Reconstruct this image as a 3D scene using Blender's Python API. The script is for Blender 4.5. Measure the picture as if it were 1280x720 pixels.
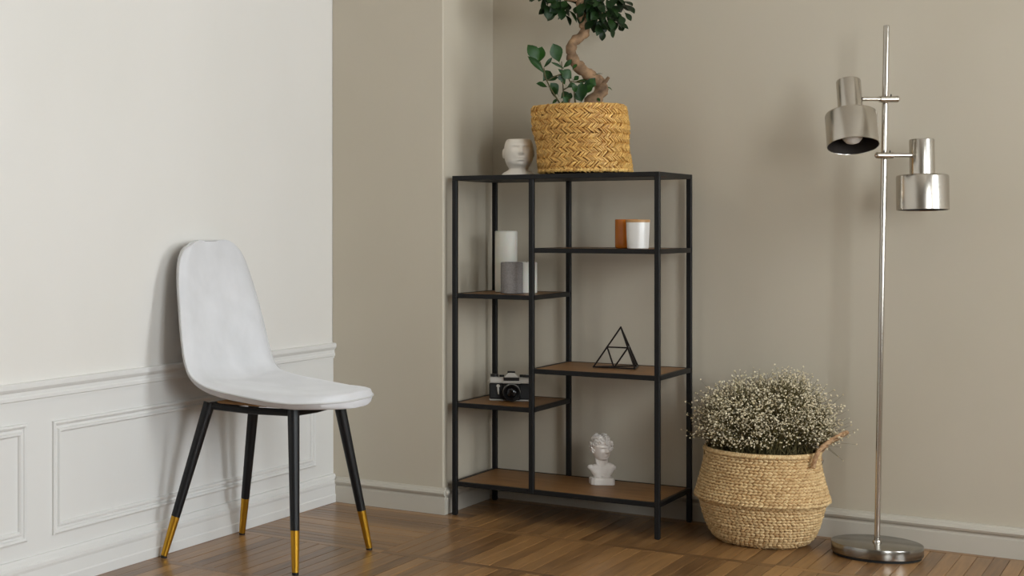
import bpy, math, random
from mathutils import Vector, Matrix, Euler
random.seed(7)
for o in list(bpy.data.objects): bpy.data.objects.remove(o)
scene = bpy.context.scene
COL = scene.collection
PI = math.pi
YAW = math.radians(36.356)

# ---------------------------------------------------------------- camera
cam_d = bpy.data.cameras.new('camera'); cam = bpy.data.objects.new('camera', cam_d); COL.objects.link(cam)
cam.location = (0, 0, 0.92); cam.rotation_euler = (PI/2, 0, YAW)
cam_d.sensor_fit = 'HORIZONTAL'; cam_d.sensor_width = 36; cam_d.lens = 36*1863.8/1280
cam_d.shift_x = (640-163.4)/1280; cam_d.shift_y = (284.35-360)/1280
cam_d.clip_start = 0.05
scene.camera = cam

# ---------------------------------------------------------------- sky outside the windows
world = bpy.data.worlds.new('overcast_sky'); scene.world = world; world.use_nodes = True
bg = world.node_tree.nodes['Background']
bg.inputs[0].default_value = (0.90, 0.96, 1.0, 1); bg.inputs[1].default_value = 17.0

WIN = [(3.15, 4.10), (0.20, 1.75)]      # two tall windows in the right wall: y from, y to
WZ0, WZ1, XR = 0.60, 2.60, 1.75
for y0, y1 in WIN:                      # sky portals in the window openings
    ld = bpy.data.lights.new('window_portal', 'AREA'); ld.shape = 'RECTANGLE'; ld.size = WZ1-WZ0; ld.size_y = y1-y0
    ld.cycles.is_portal = True
    lo = bpy.data.objects.new('window_portal', ld); COL.objects.link(lo)
    lo.location = (XR+0.02, (y0+y1)/2, (WZ0+WZ1)/2); lo.rotation_euler = (0, PI/2, 0)

vs = scene.view_settings
vs.view_transform = 'Standard'; vs.look = 'None'; vs.gamma = 1; vs.use_curve_mapping = False
vs.exposure = -0.04

# ---------------------------------------------------------------- materials
def srgb(r, g, b):
    return tuple(((c/255)/12.92 if c/255 <= .04045 else ((c/255+.055)/1.055)**2.4) for c in (r, g, b)) + (1,)
def mat(name, col, rough=.5, metal=0, **kw):
    m = bpy.data.materials.new(name); m.use_nodes = True
    p = m.node_tree.nodes['Principled BSDF']
    p.inputs['Base Color'].default_value = col if len(col) == 4 else (*col, 1)
    p.inputs['Roughness'].default_value = rough; p.inputs['Metallic'].default_value = metal
    for k, v in kw.items(): p.inputs[k.replace('_', ' ')].default_value = v
    return m
def nd(m, t, **kw):
    n = m.node_tree.nodes.new(t)
    for k, v in kw.items(): setattr(n, k, v)
    return n
def lk(m, a, b): m.node_tree.links.new(a, b)
def pr(m): return m.node_tree.nodes['Principled BSDF']
def noise_mix(m, c1, c2, scale=(1, 1, 1), nscale=5, detail=4, lo=.35, hi=.65, rnd=None, coord='Object', bump=0, bdist=.002, rough=None):
    """colour between c1 and c2 by noise (and by a per-piece random value when rnd is set)"""
    tc = nd(m, 'ShaderNodeTexCoord'); mp = nd(m, 'ShaderNodeMapping'); mp.inputs['Scale'].default_value = scale
    no = nd(m, 'ShaderNodeTexNoise'); no.inputs['Scale'].default_value = nscale; no.inputs['Detail'].default_value = detail
    lk(m, tc.outputs[coord], mp.inputs['Vector'])
    src = None
    if rnd == 'object': oi = nd(m, 'ShaderNodeObjectInfo'); src = oi.outputs['Random']
    if rnd == 'island': g = nd(m, 'ShaderNodeNewGeometry'); src = g.outputs['Random Per Island']
    if src is not None:
        mu = nd(m, 'ShaderNodeMath', operation='MULTIPLY'); mu.inputs[1].default_value = 37.0; lk(m, src, mu.inputs[0])
        cb = nd(m, 'ShaderNodeCombineXYZ'); lk(m, mu.outputs[0], cb.inputs[0]); lk(m, mu.outputs[0], cb.inputs[1]); lk(m, mu.outputs[0], cb.inputs[2])
        lk(m, cb.outputs[0], mp.inputs['Location'])
    lk(m, mp.outputs[0], no.inputs['Vector'])
    mr = nd(m, 'ShaderNodeMapRange'); mr.inputs[1].default_value = lo; mr.inputs[2].default_value = hi
    lk(m, no.outputs[0], mr.inputs[0])
    fac = mr.outputs[0]
    if src is not None:
        av = nd(m, 'ShaderNodeMath', operation='MULTIPLY_ADD'); av.inputs[1].default_value = .45
        h = nd(m, 'ShaderNodeMath', operation='MULTIPLY'); h.inputs[1].default_value = .55; lk(m, src, h.inputs[0])
        lk(m, fac, av.inputs[0]); lk(m, h.outputs[0], av.inputs[2]); fac = av.outputs[0]
    mx = nd(m, 'ShaderNodeMix', data_type='RGBA')
    mx.inputs[6].default_value = c1; mx.inputs[7].default_value = c2
    lk(m, fac, mx.inputs[0]); lk(m, mx.outputs[2], pr(m).inputs['Base Color'])
    if bump:
        bp = nd(m, 'ShaderNodeBump'); bp.inputs['Strength'].default_value = bump; bp.inputs['Distance'].default_value = bdist
        lk(m, no.outputs[0], bp.inputs['Height']); lk(m, bp.outputs[0], pr(m).inputs['Normal'])
    return m

M = {}
def wallpaint(name, c1, c2):
    m = mat(name, c1, .62); return noise_mix(m, c1, c2, (1, 1, .55), 2.2, 5, .3, .7, bump=.12, bdist=.004)
M['paint'] = wallpaint('greige_wall_paint', srgb(190, 181, 163), srgb(196, 187, 170))
M['paint_left'] = wallpaint('daylit_wall_paint', srgb(221, 218, 212), srgb(225, 222, 217))  # left wall: extra window brightness is put into this paint colour
M['wainscot'] = wallpaint('wainscot_paint', srgb(217, 216, 213), srgb(221, 220, 217))
M['trim'] = wallpaint('greige_trim_paint', srgb(190, 184, 171), srgb(196, 190, 178))
M['ceiling'] = mat('ceiling_paint', srgb(205, 200, 190), .7)
def parquet(name, rnd):
    m = mat(name, (.2, .1, .05, 1), .36)
    noise_mix(m, srgb(82, 53, 27), srgb(174, 130, 80), (30, 1.8, 10), 3.2, 9, .24, .78, rnd=rnd, bump=.1, bdist=.001)
    pr(m).inputs['Coat Weight'].default_value = .25; pr(m).inputs['Coat Roughness'].default_value = .18
    return m
M['parquet'] = parquet('oak_parquet', 'object')
M['parquet_far'] = parquet('oak_parquet_far', 'island')
M['subfloor'] = mat('dark_floor_joint', srgb(52, 34, 20), .8)
M['velvet'] = noise_mix(mat('pale_grey_velvet', (.6, .6, .6, 1), .85, 0, Sheen_Weight=.35, Sheen_Roughness=.45), srgb(207, 207, 209), srgb(221, 221, 224), (1, 1, 1), 9, 6, .3, .7, bump=.08, bdist=.002)
M['piping'] = mat('pale_grey_piping', srgb(198, 197, 196), .8)
M['black'] = mat('black_powder_coat', srgb(11, 11, 12), .5, 0, Specular_IOR_Level=.35)
M['black_soft'] = mat('black_leg_paint', srgb(13, 14, 17), .42, 0, Specular_IOR_Level=.4)
M['gold'] = mat('satin_gold', srgb(196, 148, 48), .34, .9)
M['rubber'] = mat('black_rubber', srgb(14, 14, 14), .7)
M['plywood'] = mat('plywood', srgb(190, 140, 88), .6)
M['shelfwood'] = noise_mix(mat('walnut_shelf_board', (.2, .1, .05, 1), .45), srgb(118, 80, 38), srgb(148, 104, 56), (3, 30, 3), 2.5, 6, .3, .7)
def steel(name, r):
    m = mat(name, srgb(196, 190, 181), r, 1.0); pr(m).inputs['Anisotropic'].default_value = .5; return m
M['steel'] = steel('brushed_steel', .22)
M['steel_base'] = mat('dark_polished_steel_base', srgb(158, 155, 149), .2, 1.0)
M['steel_dark'] = mat('dark_shade_interior', srgb(62, 56, 52), .5, .5)
M['bulb'] = mat('frosted_bulb', srgb(225, 222, 215), .35)
M['straw'] = noise_mix(mat('golden_braided_grass', (.5, .3, .1, 1), .55), srgb(158, 104, 40), srgb(250, 208, 124), (1, 1, 1), 60, 2, .3, .7, rnd='island')
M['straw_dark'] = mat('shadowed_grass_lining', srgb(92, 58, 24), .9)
M['sea'] = noise_mix(mat('pale_seagrass', (.5, .35, .2, 1), .6), srgb(180, 142, 92), srgb(230, 202, 152), (1, 1, 1), 50, 2, .3, .7, rnd='island')
M['sea_dark'] = mat('seagrass_lining', srgb(140, 104, 62), .8)
M['rope'] = noise_mix(mat('jute_handle', (.4, .25, .15, 1), .75), srgb(150, 112, 78), srgb(196, 160, 120), (1, 1, 1), 120, 3, .3, .7)
M['leaf'] = noise_mix(mat('glossy_ficus_leaf', (.02, .1, .03, 1), .42, 0, Specular_IOR_Level=.3), srgb(8, 24, 6), srgb(26, 54, 13), (1, 1, 1), 2, 2, .3, .7, rnd='object')
M['leaf_young'] = noise_mix(mat('young_ficus_leaf', (.02, .1, .03, 1), .42, 0, Specular_IOR_Level=.3), srgb(10, 40, 7), srgb(36, 76, 16), (1, 1, 1), 2, 2, .3, .7, rnd='object')
M['bark'] = noise_mix(mat('ficus_bark', (.3, .2, .1, 1), .8), srgb(88, 66, 46), srgb(164, 131, 98), (1, 1, 1), 28, 6, .3, .68, bump=.7, bdist=.006)
M['stem'] = mat('green_brown_stem', srgb(86, 80, 48), .6)
M['soil'] = noise_mix(mat('potting_soil', (.05, .03, .02, 1), .95), srgb(38, 28, 20), srgb(70, 54, 40), (1, 1, 1), 90, 4, bump=.8, bdist=.01)
M['ceramic'] = mat('matt_white_ceramic', srgb(236, 228, 216), .6)
M['plaster'] = mat('white_plaster', srgb(242, 236, 230), .55)
M['wax'] = mat('ivory_wax', srgb(232, 230, 220), .5, 0, Subsurface_Weight=.15, Subsurface_Scale=.01)
M['wick'] = mat('dark_wick', srgb(40, 36, 32), .9)
M['greywax'] = noise_mix(mat('speckled_grey_wax', (.3, .3, .3, 1), .75), srgb(122, 116, 113), srgb(142, 137, 134), (1, 1, 1), 300, 3, .35, .65, bump=.4, bdist=.003)
M['amber'] = mat('amber_glass', srgb(214, 122, 28), .12, 0, Transmission_Weight=.2, IOR=1.4)
M['amberwax'] = mat('amber_candle_wax', srgb(206, 122, 40), .5)
M['whitejar'] = mat('white_glazed_jar', srgb(236, 234, 230), .3)
M['lidwood'] = mat('pale_wood_lid', srgb(196, 150, 96), .5)
M['leather'] = noise_mix(mat('black_leatherette', (.01, .01, .01, 1), .6), srgb(8, 7, 8), srgb(15, 14, 15), (1, 1, 1), 400, 2, bump=.5, bdist=.001)
M['chrome'] = mat('satin_chrome', srgb(200, 197, 190), .4, .35)
M['camblack'] = mat('black_enamel', srgb(9, 9, 10), .4)
M['lensglass'] = mat('coated_lens_glass', srgb(10, 11, 15), .15)
M['wire'] = mat('dark_bronze_wire', srgb(34, 27, 24), .4, .6)
M['blossom'] = noise_mix(mat('dried_cream_blossom', (.7, .65, .55, 1), .8), srgb(192, 175, 134), srgb(248, 238, 212), (1, 1, 1), 30, 2, rnd='island')
M['gypstem'] = noise_mix(mat('dried_olive_stem', (.1, .1, .05, 1), .8), srgb(60, 54, 26), srgb(116, 104, 60), (1, 1, 1), 20, 2, rnd='island')
M['winframe'] = mat('white_window_frame', srgb(228, 226, 220), .45)
g = bpy.data.materials.new('window_glass'); g.use_nodes = True; nt = g.node_tree; nt.nodes.clear()
o_ = nt.nodes.new('ShaderNodeOutputMaterial'); mx_ = nt.nodes.new('ShaderNodeMixShader'); tr_ = nt.nodes.new('ShaderNodeBsdfTransparent'); gl_ = nt.nodes.new('ShaderNodeBsdfGlossy')
gl_.inputs['Roughness'].default_value = .02; mx_.inputs[0].default_value = .06
nt.links.new(tr_.outputs[0], mx_.inputs[1]); nt.links.new(gl_.outputs[0], mx_.inputs[2]); nt.links.new(mx_.outputs[0], o_.inputs[0])
M['glass'] = g

# ---------------------------------------------------------------- mesh helpers
class MB:
    def __init__(s): s.v = []; s.f = []
    def add(s, vs, fs):
        n = len(s.v); s.v += [tuple(v) for v in vs]; s.f += [tuple(i+n for i in f) for f in fs]; return s
    def box(s, lo, hi, ch=0):
        """box from lo to hi with chamfered edges"""
        x0, y0, z0 = lo; x1, y1, z1 = hi
        if ch <= 0:
            vs = [(x, y, z) for x in (x0, x1) for y in (y0, y1) for z in (z0, z1)]
            return s.add(vs, [(0, 1, 3, 2), (4, 6, 7, 5), (0, 4, 5, 1), (2, 3, 7, 6), (0, 2, 6, 4), (1, 5, 7, 3)])
        c = ch; V = []; idx = {}
        L = ((x0, x1), (y0, y1), (z0, z1))
        for i in (0, 1):
            for j in (0, 1):
                for k in (0, 1):
                    p = [L[0][i], L[1][j], L[2][k]]; sg = [1-2*i, 1-2*j, 1-2*k]
                    for ax in range(3):
                        q = [p[a]+(0 if a == ax else sg[a]*c) for a in range(3)]
                        idx[(i, j, k, ax)] = len(V); V.append(q)
        F = []
        for ax in range(3):
            a, b = [q for q in range(3) if q != ax]
            for e in (0, 1):
                lp = []
                for (m, n) in ((0, 0), (1, 0), (1, 1), (0, 1)):
                    t = [0, 0, 0]; t[ax] = e; t[a] = m; t[b] = n; lp.append(idx[(*t, ax)])
                F.append(lp)
            for m in (0, 1):
                for n in (0, 1):
                    t0 = [0, 0, 0]; t0[a] = m; t0[b] = n; t1 = list(t0); t1[ax] = 1
                    F.append([idx[(*t0, a)], idx[(*t1, a)], idx[(*t1, b)], idx[(*t0, b)]])
        for i in (0, 1):
            for j in (0, 1):
                for k in (0, 1): F.append([idx[(i, j, k, 0)], idx[(i, j, k, 1)], idx[(i, j, k, 2)]])
        return s.add(V, F)
    def lathe(s, prof, n=48, c=(0, 0, 0), sx=1, sy=1):
        vs = []; fs = []; rows = []
        for r, z in prof:
            if r < 1e-6: rows.append([len(vs)]); vs.append((c[0], c[1], c[2]+z))
            else:
                rows.append(list(range(len(vs), len(vs)+n)))
                vs += [(c[0]+sx*r*math.cos(2*PI*i/n), c[1]+sy*r*math.sin(2*PI*i/n), c[2]+z) for i in range(n)]
        for a, b in zip(rows, rows[1:]):
            for i in range(n):
                j = (i+1) % n
                if len(a) == 1 and len(b) == 1: continue
                if len(a) == 1: fs.append((a[0], b[j], b[i]))
                elif len(b) == 1: fs.append((a[i], a[j], b[0]))
                else: fs.append((a[i], a[j], b[j], b[i]))
        return s.add(vs, fs)
    def tube(s, path, rad, n=8, cap=True, closed=False):
        P = [Vector(p) for p in path]
        if not hasattr(rad, '__len__'): rad = [rad]*len(P)
        vs = []; fs = []; up = None
        for i, p in enumerate(P):
            if closed: t = P[(i+1) % len(P)]-P[i-1]
            else: t = P[min(i+1, len(P)-1)]-P[max(i-1, 0)]
            t.normalize()
            if up is None: up = Vector((0, 0, 1)) if abs(t.z) < .9 else Vector((1, 0, 0))
            a = t.cross(up)
            if a.length < 1e-5: a = t.orthogonal()
            a.normalize(); b = a.cross(t).normalized(); up = b
            for k in range(n):
                w = 2*PI*k/n; vs.append(p+(a*math.cos(w)+b*math.sin(w))*rad[i])
        m = len(P)
        for i in range(m if closed else m-1):
            i2 = (i+1) % m
            for k in range(n):
                k2 = (k+1) % n; fs.append((i*n+k, i*n+k2, i2*n+k2, i2*n+k))
        if cap and not closed: fs.append(tuple(range(n))[::-1]); fs.append(tuple(range((m-1)*n, m*n)))
        return s.add(vs, fs)
    def cyl(s, a, b, r, n=24, r2=None): return s.tube([a, b], [r, r if r2 is None else r2], n)
    def prism(s, poly, z0, z1):
        n = len(poly)
        vs = [(x, y, z0) for x, y in poly]+[(x, y, z1) for x, y in poly]
        return s.add(vs, [tuple(range(n))[::-1], tuple(range(n, 2*n))]+[(i, (i+1) % n, n+(i+1) % n, n+i) for i in range(n)])
    def ball(s, c, r, n=12, m=8, sc=(1, 1, 1)):
        k = len(s.v); s.lathe([(r*math.sin(PI*i/m), -r*math.cos(PI*i/m)) for i in range(m+1)], n)
        for i in range(k, len(s.v)): x, y, z = s.v[i]; s.v[i] = (c[0]+x*sc[0], c[1]+y*sc[1], c[2]+z*sc[2])
        return s
    def sweep(s, prof, A, B, out, up=(0, 0, 1)):
        """extrude profile (protrusion, height) from A to B; out = direction of protrusion"""
        A, B, out, up = Vector(A), Vector(B), Vector(out), Vector(up); n = len(prof)
        vs = [P+out*a+up*b for P in (A, B) for a, b in prof]
        return s.add(vs, [tuple(range(n)), tuple(range(n, 2*n))[::-1]]+[(i, n+i, n+(i+1) % n, (i+1) % n) for i in range(n)])
    def mesh(s, name, smooth=None):
        me = bpy.data.meshes.new(name); me.from_pydata(s.v, [], s.f); me.validate()
        import bmesh
        bm = bmesh.new(); bm.from_mesh(me); bmesh.ops.recalc_face_normals(bm, faces=bm.faces); bm.to_mesh(me); bm.free()
        if smooth is not None:
            me.polygons.foreach_set('use_smooth', [True]*len(me.polygons)); me.set_sharp_from_angle(angle=math.radians(smooth))
        return me
    def build(s, name, m, parent=None, smooth=None, loc=(0, 0, 0), rot=(0, 0, 0)):
        me = s.mesh(name, smooth); me.materials.append(M[m])
        return put(name, me, parent, loc, rot)
def put(name, me, parent=None, loc=(0, 0, 0), rot=(0, 0, 0), scale=(1, 1, 1)):
    o = bpy.data.objects.new(name, me); COL.objects.link(o); o.parent = parent
    o.location = loc; o.rotation_euler = rot; o.scale = scale; return o
def thing(name, label, cat, loc=(0, 0, 0), rz=0, group=None):
    o = bpy.data.objects.new(name, None); COL.objects.link(o); o.empty_display_size = .05
    o.location = loc; o.rotation_euler = (0, 0, rz); return tag(o, label, cat, group)
def tag(o, label, cat, group=None):
    o['label'] = label; o['category'] = cat
    if group: o['group'] = group
    return o
def struct(o, label=None, cat=None):
    o['kind'] = 'structure'
    if label: o['label'] = label
    if cat: o['category'] = cat
    return o
def stuff(o): o['kind'] = 'stuff'; return o
def crom(pts, n):
    """Catmull-Rom through tuples, n samples a span"""
    out = []
    for i in range(len(pts)-1):
        p0, p1, p2, p3 = pts[max(i-1, 0)], pts[i], pts[i+1], pts[min(i+2, len(pts)-1)]
        for k in range(n):
            t = k/n
            out.append(tuple(.5*(2*b+(c-a)*t+(2*a-5*b+4*c-d)*t*t+(3*b-a-3*c+d)*t**3) for a, b, c, d in zip(p0, p1, p2, p3)))
    out.append(tuple(pts[-1])); return out

# ================================================================ THE ROOM
XL, YB, ZC = -2.430, -4.6, 3.3          # left wall face, wall behind the viewer, ceiling
SL = -0.03                              # the back wall runs very slightly out of square
def yback(x): return 4.822 + SL*(x+1.2)
PX, PY = -2.028, 4.446                  # pier beside the shelving: right face, front face
# --- floor: subfloor and parquet blocks
sub = struct(MB().box((XL-.1, YB-.1, -.12), (XR+.1, 5.1, -.004)).build('floor', 'subfloor'), 'brown oak parquet floor laid in squares of strips', 'floor')
PITCH, STRIP, GX, GY = .47, .032, -1.465, 4.32
cell = PITCH-STRIP
NP = 12; pw = PITCH/NP; gap = .0012
def plankmesh(w, l): return MB().box((-w/2+gap/2, -l/2+gap/2, -.006), (w/2-gap/2, l/2-gap/2, 0), .0007).mesh('plank')
pm_y = plankmesh(pw, cell); pm_x = plankmesh(cell/NP, PITCH); pm_s = plankmesh(STRIP, PITCH)
for q in (pm_y, pm_x, pm_s): q.materials.append(M['parquet'])
far = MB(); planks = []
for i in range(-3, 9):
    for j in range(-20, 3):
        x0 = GX+i*PITCH; y0 = GY+j*PITCH
        if x0 > XR or y0 > 4.9: continue
        alongx = (i*2+j*3) % 5 == 1 or (i == -2 and j == -1)
        items = []
        items.append((x0+PITCH/2, y0+PITCH-STRIP/2, pm_s, PI/2, STRIP, PITCH))
        for k in range(NP):
            if alongx: items.append((x0+PITCH/2, y0+(k+.5)*cell/NP, pm_x, PI/2, cell/NP, PITCH))
            else: items.append((x0+(k+.5)*pw, y0+cell/2, pm_y, 0, pw, cell))
        near = (-2.5 < x0+PITCH/2 < -.2) and (3.15 < y0+PITCH/2 < 4.9)
        for cx, cy, me, rz, w, l in items:
            if near and len(planks) < 290: planks.append(put('plank', me, sub, (cx, cy, random.uniform(-.0006, .0002)), (0, 0, rz)))
            else:
                hx, hy = (l/2, w/2) if rz else (w/2, l/2)
                lo = [max(cx-hx, XL-.05)+gap/2, cy-hy+gap/2, -.006]; hi = [min(cx+hx, XR+.05)-gap/2, min(cy+hy, 4.95)-gap/2, 0]
                if hi[0]-lo[0] > .01 and hi[1]-lo[1] > .004 and lo[1] > YB-.1: far.box(lo, hi)
stuff(far.build('plank_field', 'parquet_far', sub))
# --- walls
struct(MB().box((XL-.12, YB, 0), (XL, 5.05, ZC)).build('wall_left', 'paint_left'), 'pale plastered wall above the panelling', 'wall')
w = MB().prism([(PX-.3, yback(PX-.3)), (XR+.1, yback(XR+.1)), (XR+.1, 5.1), (PX-.3, 5.1)], 0, ZC)
struct(w.build('wall_back', 'paint'), 'greige plastered wall behind the shelving unit and lamp', 'wall')
struct(MB().box((XL, PY, 0), (PX, 4.9, ZC), .003).build('wall_pier', 'paint'), 'greige pier projecting beside the shelving unit', 'wall')
struct(MB().box((XL-.1, YB-.12, 0), (XR+.1, YB, ZC)).build('wall_front', 'paint'), 'wall behind the viewer', 'wall')
struct(MB().box((XL-.12, YB-.12, ZC), (XR+.12, 5.1, ZC+.1)).build('ceiling', 'ceiling'), 'plain white ceiling', 'ceiling')
w = MB(); T = .22
ys = [YB]+[v for p in sorted(WIN) for v in p]+[5.1]
for a, b in zip(ys[::2], ys[1::2]): w.box((XR, a, 0), (XR+T, b, ZC))
for a, b in WIN: w.box((XR, a, 0), (XR+T, b, WZ0)); w.box((XR, a, WZ1), (XR+T, b, ZC))
struct(w.build('wall_right', 'paint'), 'wall with two tall windows beyond the right edge', 'wall')
for n, (a, b) in enumerate(WIN):
    fr = MB()
    for (ya, yb2, za, zb) in ((a, a+.06, WZ0, WZ1), (b-.06, b, WZ0, WZ1), (a+.06, b-.06, WZ0, WZ0+.06), (a+.06, b-.06, WZ1-.06, WZ1), ((a+b)/2-.035, (a+b)/2+.035, WZ0+.06, WZ1-.06), (a+.06, (a+b)/2-.035, 2.1, 2.15), ((a+b)/2+.035, b-.06, 2.1, 2.15)):
        fr.box((XR+.08, ya, za), (XR+.13, yb2, zb), .004)
    fo = struct(fr.build('window_%d' % (n+1), 'winframe'), 'tall white casement window letting in daylight', 'window')
    for (ya, yb2) in ((a+.06, (a+b)/2-.035), ((a+b)/2+.035, b-.06)):
        for (za, zb) in ((WZ0+.06, 2.1), (2.15, WZ1-.06)): MB().box((XR+.103, ya, za), (XR+.107, yb2, zb)).build('pane', 'glass', fo)
    MB().box((XR-.06, a-.05, WZ0-.04), (XR+.08, b+.05, WZ0), .005).build('window_sill', 'winframe', fo)
# --- left wall panelling
ws = struct(MB().box((XL, YB, 0), (XL+.004, PY, .49)).build('wall_panelling', 'wainscot'), 'pale painted wainscot below the chair rail', 'wall')
rail = [(0, .481), (.008, .481), (.008, .486), (.011, .489), (.011, .497), (.009, .500), (.009, .509), (.013, .514), (.016, .519), (.016, .529), (.013, .532), (0, .532)]
struct(MB().sweep(rail, (XL, YB, 0), (XL, PY+.004, 0), (1, 0, 0)).build('trim_1', 'wainscot'), 'moulded chair rail along the pale wall', 'trim')
def bprof(h, t, r=0): return [(0, 0), (t, 0), (t, h*.26), (t-.002, h*.30), (t-.003, h*.62), (t-.001, h*.70), (t-.001, h*.78), (t-.006, h*.82), (t-.007, h*.92), (t-.010, h*.98), (0, h)]
struct(MB().sweep(bprof(.094, .020), (XL, YB, 0), (XL, PY, 0), (1, 0, 0)).build('baseboard_left', 'wainscot'), 'stepped white baseboard under the panelling', 'baseboard')
def panel_frame(y0, y1, z0, z1):
    prof = [(.003, 0), (.010, .001), (.013, .006), (.010, .011), (.006, .013), (.006, .019), (.012, .022), (.012, .027), (.008, .030), (.003, .031)]   # protrusion, inset
    mb = MB(); n = len(prof); vs = []
    for (yc, zc, sy, sz) in ((y0, z0, 1, 1), (y1, z0, -1, 1), (y1, z1, -1, -1), (y0, z1, 1, -1)):
        vs += [(XL+p, yc+sy*q, zc+sz*q) for p, q in prof]
    fs = [(c*n+k, c*n+k+1, ((c+1) % 4)*n+k+1, ((c+1) % 4)*n+k) for c in range(4) for k in range(n-1)]
    fs += [(c*n+n-1, c*n, ((c+1) % 4)*n, ((c+1) % 4)*n+n-1) for c in range(4)]
    return mb.add(vs, fs)
struct(panel_frame(2.955, 4.318, .132, .424).build('trim_2', 'wainscot'), 'long panel moulding behind the grey chair', 'trim')
struct(panel_frame(1.49, 2.852, .132, .430).build('trim_3', 'wainscot'), 'panel moulding at the left edge', 'trim')
# --- greige baseboards
def bprof2(h, t): return [(0, 0), (t, 0), (t, h*.60), (t-.004, h*.66), (t-.004, h*.70), (t+.003, h*.74), (t+.006, h*.82), (t+.003, h*.90), (t-.004, h*.94), (t-.006, h), (0, h)]
struct(MB().sweep(bprof2(.084, .012), (XL+.018, PY, 0), (PX+.010, PY, 0), (0, -1, 0)).build('baseboard_pier', 'trim'), 'greige baseboard along the pier front', 'baseboard')
struct(MB().sweep(bprof2(.084, .010), (PX, PY-.006, 0), (PX, yback(PX), 0), (1, 0, 0)).build('baseboard_return', 'trim'), 'greige baseboard along the pier side', 'baseboard')
struct(MB().sweep(bprof2(.086, .018), (PX, yback(PX), 0), (XR, yback(XR), 0), (SL, -1, 0)).build('baseboard_back', 'trim'), 'greige baseboard along the back wall', 'baseboard')

# ================================================================ CHAIR
ch = thing('dining_chair', 'pale grey velvet dining chair with black legs and gold tips', 'chair', (-2.184, 3.618, 0), math.radians(2))
prof = [(-.216, .876, .072), (-.214, .868, .122), (-.211, .848, .158), (-.206, .815, .183), (-.196, .760, .203), (-.181, .690, .219), (-.167, .620, .231), (-.151, .550, .238), (-.130, .502, .237), (-.090, .473, .233), (-.035, .461, .229), (.03, .455, .227), (.10, .452, .223), (.160, .452, .210), (.208, .453, .188), (.243, .454, .159), (.267, .454, .123), (.281, .454, .083), (.286, .454, .045)]
rows = crom(prof, 4)
NU = 20; mb = MB(); vs = []; edge = {1: [], -1: []}
nr = len(rows)
for i, (x, z, hw) in enumerate(rows):
    a = rows[max(i-1, 0)]; b = rows[min(i+1, nr-1)]
    tx, tz = b[0]-a[0], b[1]-a[1]; L = math.hypot(tx, tz); tx /= L; tz /= L
    nx, nz = -tz, tx
    s = i/(nr-1); e = min(s, 1-s)
    back = max(0, min(1, (z-.50)/.2)) if s < .6 else 0
    bend = .022*back + .026*(1-back)*max(0, min(1, 1-(x+.13)/.30)) + .004*max(0, min(1, (x+.03)/.12))*max(0, 1-x/.3)
    th = .0215*min(1, math.sqrt(max(0, 1-(1-min(1, e/.05))**2))+.25)
    ring = []
    for sgn in (1, -1):
        us = [-1+2*k/NU for k in range(NU+1)]
        if sgn < 0: us = us[::-1][1:-1]
        for u in us:
            t_ = th*math.sqrt(max(0, 1-abs(u)**7))*1
            off = bend*abs(u)**2.3+sgn*t_
            # soft crease where the back meets the seat
            if sgn > 0: off -= .004*math.exp(-((s-.50)/.03)**2)*(1-u*u)+.0025*math.exp(-((s-.545)/.02)**2)*math.sin(9*u+1)*(1-u*u)
            ring.append((x+nx*off, u*hw+.010*back, z+nz*off))
    vs.append(ring)
    for sg in (1, -1):
        off = bend; edge[sg].append((x+nx*off, sg*(hw+.0005)+.010*back, z+nz*off))
n = len(vs[0]); flat = [p for r in vs for p in r]
fs = [(i*n+k, i*n+(k+1) % n, (i+1)*n+(k+1) % n, (i+1)*n+k) for i in range(nr-1) for k in range(n)]
fs += [tuple(range(n))[::-1], tuple(range((nr-1)*n, nr*n))]
shell = mb.add(flat, fs).build('seat_shell', 'velvet', ch, 60)
loop = edge[1]+edge[-1][::-1]
MB().tube(loop, .0026, 6, closed=True).build('piping', 'piping', shell, 60)
# underside board, frame and legs
MB().box((-.10, -.112, .4275), (.06, .112, .434), .003).build('seat_base', 'plywood', ch)
tops = {(-1, -1): (-.115, -.125), (-1, 1): (-.112, .125), (1, -1): (.155, -.135), (1, 1): (.155, .135)}
foot_w = {(-1, -1): (-2.389, 3.402), (-1, 1): (-2.381, 3.798), (1, -1): (-1.990, 3.439), (1, 1): (-1.976, 3.833)}
ca, sa = math.cos(math.radians(2)), math.sin(math.radians(2))
def tolocal(p): dx, dy = p[0]+2.184, p[1]-3.618; return (ca*dx+sa*dy, -sa*dx+ca*dy)
fr = MB(); zt = .4215
for (ka, kb) in (((-1, -1), (-1, 1)), ((-1, 1), (1, 1)), ((1, 1), (1, -1)), ((1, -1), (-1, -1))):
    A, B = Vector((*tops[ka], zt)), Vector((*tops[kb], zt)); mid = (A+B)/2; mid.z -= .004
    fr.tube([A, mid, B], .0098, 8)
fr.tube([(*tops[(-1, -1)], zt+.004), (*tops[(1, 1)], zt+.004)], .006, 6); fr.tube([(*tops[(-1, 1)], zt+.004), (*tops[(1, -1)], zt+.004)], .006, 6)
fr.build('seat_frame', 'black', ch, 40)
for k in tops:
    A = Vector((*tops[k], .430)); B = Vector((*tolocal(foot_w[k]), .006)); t = .745
    mid = A.lerp(B, t); rt, rm, rb = .0165, .0125, .0094
    lg = MB().tube([A, mid], [rt, rm], 20).build('leg', 'black_soft', ch, 40)
    tp = MB().tube([mid, B], [rm*.99, rb], 20).build('leg_tip', 'gold', lg, 40)
    MB().cyl((B.x, B.y, 0), (B.x, B.y, .008), rb*.95, 16).build('glide', 'rubber', lg, 40)

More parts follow.
